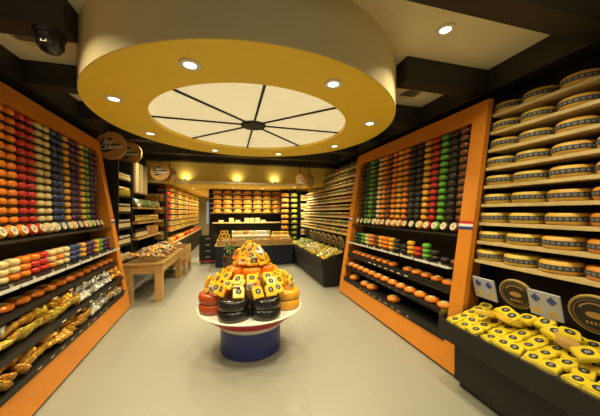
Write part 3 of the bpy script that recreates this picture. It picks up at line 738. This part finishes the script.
def crate(x0, x1, y0, y1, z0, h, label, grp=None, m='table_wood'):
    o = thing('wooden_crate', label, 'crate', (x0, y0, z0), 0, grp)
    X1 = x1-x0; Y1 = y1-y0
    MB().box(0, X1, 0, Y1, 0, .015).build('base', m, o)
    for a in ((0, X1, 0, .015), (0, X1, Y1-.015, Y1), (0, .015, .015, Y1-.015), (X1-.015, X1, .015, Y1-.015)):
        mm = MB(); s3 = 3
        for i in range(s3): mm.box(*a, .015+i*(h-.015)/s3, .015+(i+.88)*(h-.015)/s3)
        mm.build('slatted_side', m, o)
    return o
wood_table(-1.70, -1.14, 7.08, 7.98, .42, 'low wooden bench carrying slatted crates beyond the treat table', .07)
for k in range(2): crate(-1.66, -1.16, 7.10+.44*k, 7.52+.44*k, .4205, .28, 'open slatted wooden crate on the low bench, %s from the near end' % ORD[k], 'slatted crates on the low bench')
# coloured wheel shelf along the left aisle
lx = -1.72
o = thing('wheel_shelf', 'long plank shelf of red and yellow cheese wheels down the left aisle', 'wall shelf', (lx, 8.05, 0))
CZ = [1.06+.168*k for k in range(8)]
for z in CZ: MB().box(-.34, 0, 0, 6.8, z-.022, z).build('plank', 'wood', o)
MB().box(-.36, -.342, 0, 6.8, 0, 2.36).build('back_panel', 'black', o)
MB().box(-.34, .1, 0, 6.8, 0, .70).build('base_cabinet', 'black', o)
MB().box(-.34, .1, 0, 6.8, .7, .72).build('ledge', 'wood', o)
ccols = ['red', 'yellow', 'olive', 'red_brown', 'yellow', 'rind_orange', 'olive', 'tan', 'rind_gold', 'red', 'yellow', 'tan', 'rind_orange', 'olive', 'tan', 'rind_gold', 'yellow', 'tan', 'rind_orange']
for r_, z in enumerate(CZ):
    for k in range(18):
        c = ccols[k] if r_ > 1 else random.choice(['yellow', 'rind_orange', 'olive', 'tan'])
        inst(wheel(c, .16, .105, band=False, n=24), 'round_cheese', '%s cheese, left aisle planks, %s plank down, %s from near end' % (cn(c), ORD[7-r_], ORD[k]), 'cheese', 'wheels along the left aisle shelf',
             T((lx-.165, 8.24+.355*k, z+.0005)))
for k in range(20):
    c = random.choice(['orange', 'yellow', 'red', 'rind_gold'])
    inst(wheel(c, .14, .13, band=False, n=24), 'round_cheese', '%s cheese on low ledge of left aisle, %s from near end' % (cn(c), ORD[k]), 'cheese', 'cheeses on the left aisle ledge', T((lx-.09, 8.24+.33*k, .7205)))
# slim shelf with goods before it
o = thing('slim_shelf', 'slim black shelf of small boxes before the coloured wheels', 'shelf', (-2.36, 7.80, 0))
MB().box(0, .02, 0, .2, 0, 2.3).box(.56, .58, 0, .2, 0, 2.3).build('side_panel', 'black', o)
for z in (.5, .85, 1.2, 1.55, 1.9, 2.25): MB().box(.02, .56, 0, .2, z-.015, z).build('shelf', 'black_soft', o)
bx = MB().box(-.05, .05, -.06, .06, 0, .2).box(-.04, .04, -.061, -.06, .04, .12, 1).data('small_box', [M['paper'], M['rind_orange']])
for r_, z in enumerate((.5, .85, 1.2, 1.55, 1.9)):
    for k in range(4):
        inst((bx, []), 'small_box', 'small printed box, slim black shelf, %s shelf up, %s from wall' % (ORD[r_], ORD[k]), 'box', 'boxes on the slim black shelf', T((-2.26+.125*k, 7.9, z+.0005)))
# stack of black crates
cb = thing('plastic_crate_stack', 'x x x x', 'crate'); bpy.data.objects.remove(cb); SEEN.pop('x x x x')
for k in range(4):
    o = thing('plastic_crate', 'black plastic crate in the stack left of the back counter, %s from the floor' % ORD[k], 'crate', (-1.0, 8.45, .10+.19*k), 0, 'stacked black crates')
    m = MB().box(0, .5, 0, .36, 0, .015).box(0, .5, 0, .015, .015, .185).box(0, .5, .345, .36, .015, .185).box(0, .015, .015, .345, .015, .185).box(.485, .5, .015, .345, .015, .185)
    m.build('shell', 'black_soft', o)
    MB().box(-.006, .506, -.006, 0, .16, .185).build('rim', 'black', o); MB().box(.19, .31, -.004, 0, .09, .12).build('hand_slot', 'grey_label', o)
o = thing('red_dolly', 'low red wheeled dolly under the stack of black crates', 'dolly', (-1.0, 8.45, 0))
MB().box(0, .5, 0, .36, .06, .098).build('platform', 'redp', o)
for a in (.06, .44):
    for b in (.06, .30): MB().lathe([(.03, -.012), (.03, .012)], 16, T=T((a, b, .03), (PI/2, 0, 0))).build('wheel', 'black', o)

# ------------------------------------------------------------------ back counter
CX0, CX1, CY0, CY1 = -.48, 2.28-.45, 7.75, 8.55
CX1 = 1.80
o = thing('sales_counter', 'long dark navy counter across the back of the shop', 'counter', (CX0, CY0, 0))
X1 = CX1-CX0; Y1 = CY1-CY0
MB().box(0, X1, .03, Y1, 0, .6).build('body', 'navy_dark', o)
m = MB()
for k in range(12): m.box(X1*k/12+.004, X1*(k+1)/12-.004, 0.012, .03, .02, .6)
m.build('front_boards', 'navy_dark', o)
MB().box(-.02, X1+.02, -.01, Y1, .6, .635).build('worktop', 'wood', o)
gi = 0
def goods_item(c, r, h): 
    k = ('gi', c, r, h)
    if k not in _bc: _bc[k] = (MB().lathe([(r*.9, 0), (r, h*.1), (r, h*.75), (r*.5, h*.92), (r*.5, h)], 10).data('small_jar', [M[c]]), [])
    return _bc[k]
for k in range(6):
    cx = CX0+.03+.375*k
    crate(cx, cx+.34, CY0+.01, CY0+.31, .6355, .14, 'shallow wooden crate of small goods along the counter front, %s from the left' % ORD[k], 'crates along the counter front')
    for i in range(10):
        c = random.choice([['cream', 'red_brown', 'white'], ['cream', 'white', 'red'], ['olive', 'cream', 'yellow'], ['white', 'cream', 'olive'], ['yellow', 'tan', 'orange'], ['cream', 'tan', 'white']][k])
        inst(goods_item(c, .026, .16), 'small_jar', '%s jar, %s counter crate from left, %s row, %s across' % (c.replace('_', ' '), ORD[k], ('front', 'back')[i//5], ORD[i % 5]), 'jar', 'jars in the counter crates',
             T((cx+.045+.062*(i % 5), CY0+.09+.12*(i//5), .651)))
# second tier: pile of yellow cheeses left, glass case centre, cheese box right
o = thing('display_case', 'low pale display case in the middle of the back counter', 'display case', (-.02, 8.12, .6355))
MB().box(0, 1.15, 0, .42, 0, .22).build('body', 'cream_paint', o); MB().box(0, 1.15, 0, .42, .22, .235).build('top', 'white', o)
MB().box(.05, 1.1, -.005, 0, .04, .19).build('dark_front', 'grey_label', o)
for k in range(15):
    c = random.choice(['foil_silver', 'cream', 'olive', 'foil_gold'])
    inst(bag(c, k % 5, .11, .13, .06) , 'snack_bag', '%s packet on the pale display case, %s from the left' % (cn(c), ORD[k]), 'snack bag', 'packets on the pale display case', T((.03+.077*k, 8.30, .94), (PI/2-.3, 0, random.uniform(-.3, .3))))
for k in range(10):
    r_ = 0 if k < 4 else (1 if k < 7 else 2)
    j = k if k < 4 else (k-4 if k < 7 else k-7)
    if k == 9: continue
    inst(pack('pack_amber' if k % 2 else 'pack', .13, .14, .06), 'cheese_pack', 'yellow cheese piece heaped at counter left, %s layer, %s across' % (ORD[r_], ORD[j]), 'cheese pack', 'heap at the left of the counter',
         T((-.40+.1*j+.05*r_, 8.22, .6365+.12*r_+.01), (PI/2-.3, 0, random.uniform(-.2, .2))))
o = thing('carton', 'wide open wooden box with yellow cheeses at the counter right', 'crate', (1.22, 8.12, .6355))
MB().box(0, .56, 0, .40, 0, .16).build('box_body', 'table_wood', o); MB().box(-.01, .57, -.01, .41, .16, .20).build('box_rim', 'wood', o)
for k in range(6):
    inst(pack('pack_amber' if k % 3 else 'cream', .12, .13, .06), 'cheese_pack', 'cheese piece standing in the wide box at counter right, %s from the left' % ORD[k], 'cheese pack', 'pieces in the counter box', T((1.29+.085*k, 8.34, .8365), (PI/2-.25, 0, random.uniform(-.3, .3))))
# back wall shelves
o = thing('wheel_shelf', 'black back wall shelf with rows of golden cheese wheels', 'wall shelf', (-.81, 9.66, 0))
XB = 2.70
BZ2 = [1.58+.17*k for k in range(5)]
for z in BZ2: MB().box(0, XB, 0, .36, z-.02, z).build('shelf', 'tan', o)
MB().box(0, XB, .38, .40, .0, 2.41).build('back_panel', 'black', o)
for a in (0, XB-.03): MB().box(a, a+.03, .0, .38, 0, 2.41).build('side_panel', 'black', o)
MB().box(.03, XB-.03, 0, .38, 2.385, 2.41).build('top_panel', 'black', o)
for r_, z in enumerate(BZ2):
    for k in range(7):
        inst(wheel(random.choice(['rind_gold', 'rind_orange', 'rind_gold']), .165, .115, band=False, n=24), 'round_cheese', 'golden cheese on the back wall, %s row down, %s from left' % (ORD[4-r_], ORD[k]), 'cheese',
             'golden wheels on the back wall', T((-.81+.26+.362*k, 9.66+.185, z+.0005)))
o = thing('lower_ledge', 'pale wooden ledge under the golden wheels on the back wall', 'shelf', (-.68, 9.30, 0))
MB().box(0, 2.6, 0, .34, 1.20, 1.235).build('board', 'wood', o)
MB().box(0, 2.6, .30, .34, 0, 1.20).build('panel', 'black', o)
bl = MB().prism([(-.08, -.06), (.08, -.06), (.08, .06), (-.08, .06)], 0, .075, bev=.05).data('cheese_block', [M['cream']])
kk = 0
for k, x in enumerate((-.05, .30, .52, .84, 1.02, 1.22, 1.42)):
    for l in range(2 if k in (1, 3, 4, 5) else 1):
        inst((bl, []), 'cheese_block', 'pale cheese block on the back ledge, %s place from the left, %s layer' % (ORD[k], ORD[l]), 'cheese', 'pale blocks on the back ledge', T((x-.35, 9.44, 1.2355+.0755*l), (0, 0, random.uniform(-.2, .2))))
# corner columns of wheels
for nm, x, y, c, zs, lab in (('corner_shelf', 1.79, 8.95, 'rind_orange', [1.0+.19*k for k in range(7)], 'narrow shelf column of orange wheels right of the back wall wheels'),
                             ('corner_shelf', 2.11, 8.95, 'olive', [.62+.19*k for k in range(9)], 'narrow shelf column of olive green wheels in the right back corner')):
    o = thing(nm, lab, 'shelf', (x, y, 0))
    for z in zs: MB().box(-.14, .14, -.14, .14, z-.015, z).build('shelf', 'black_soft', o)
    MB().box(-.14, .14, .142, .16, 0, 2.40).build('back_panel', 'black', o)
    for r_, z in enumerate(zs):
        inst(wheel(c, .13, .12, band=False, n=24), 'round_cheese', '%s cheese wheel in the corner column, %s from the bottom' % (cn(c), ORD[r_]), 'cheese', '%s corner column wheels' % cn(c), T((x, y, z+.0005)))
o = thing('goods_shelf', 'tall black shelf of pale boxes in the far right corner', 'shelf', (2.30, 8.80, 0))
for a in (0, .38): MB().box(a, a+.02, 0, .3, 0, 2.35).build('side_panel', 'black', o)
for z in [.5+.3*k for k in range(7)]: MB().box(.02, .38, 0, .3, z-.015, z).build('shelf', 'black_soft', o)
MB().box(.02, .38, .28, .3, 0, 2.35).build('back_panel', 'black', o)
for r_ in range(6):
    for k in range(3): inst((bx, []), 'small_box', 'small printed box, far right corner shelf, %s shelf up, %s across' % (ORD[r_], ORD[k]), 'box', 'boxes on the corner shelf', T((2.385+.115*k, 8.88, .5005+.3*r_)))
# basket of greenery before the counter
o = thing('plant_basket', 'dark basket with leafy plant standing before the back counter', 'planter', (-.08, 6.9, 0))
MB().lathe([(.13, 0), (.17, .30), (.18, .46)], 20).build('basket', 'jar_dark', o)
m = MB(); rnd = random.Random(3)
for k in range(90):
    a = rnd.uniform(0, 6.28); r_ = rnd.uniform(0, .17); h = rnd.uniform(.44, .80); l = .05
    m.add([(-l*.4, 0, 0), (0, -l, .01), (l*.4, 0, 0), (0, l, .01)], [(0, 1, 2, 3)], 0, False, T((r_*math.cos(a), r_*math.sin(a), h), (rnd.uniform(-1, 1), rnd.uniform(-1, 1), a)))
m.build('foliage', 'leaf', o)
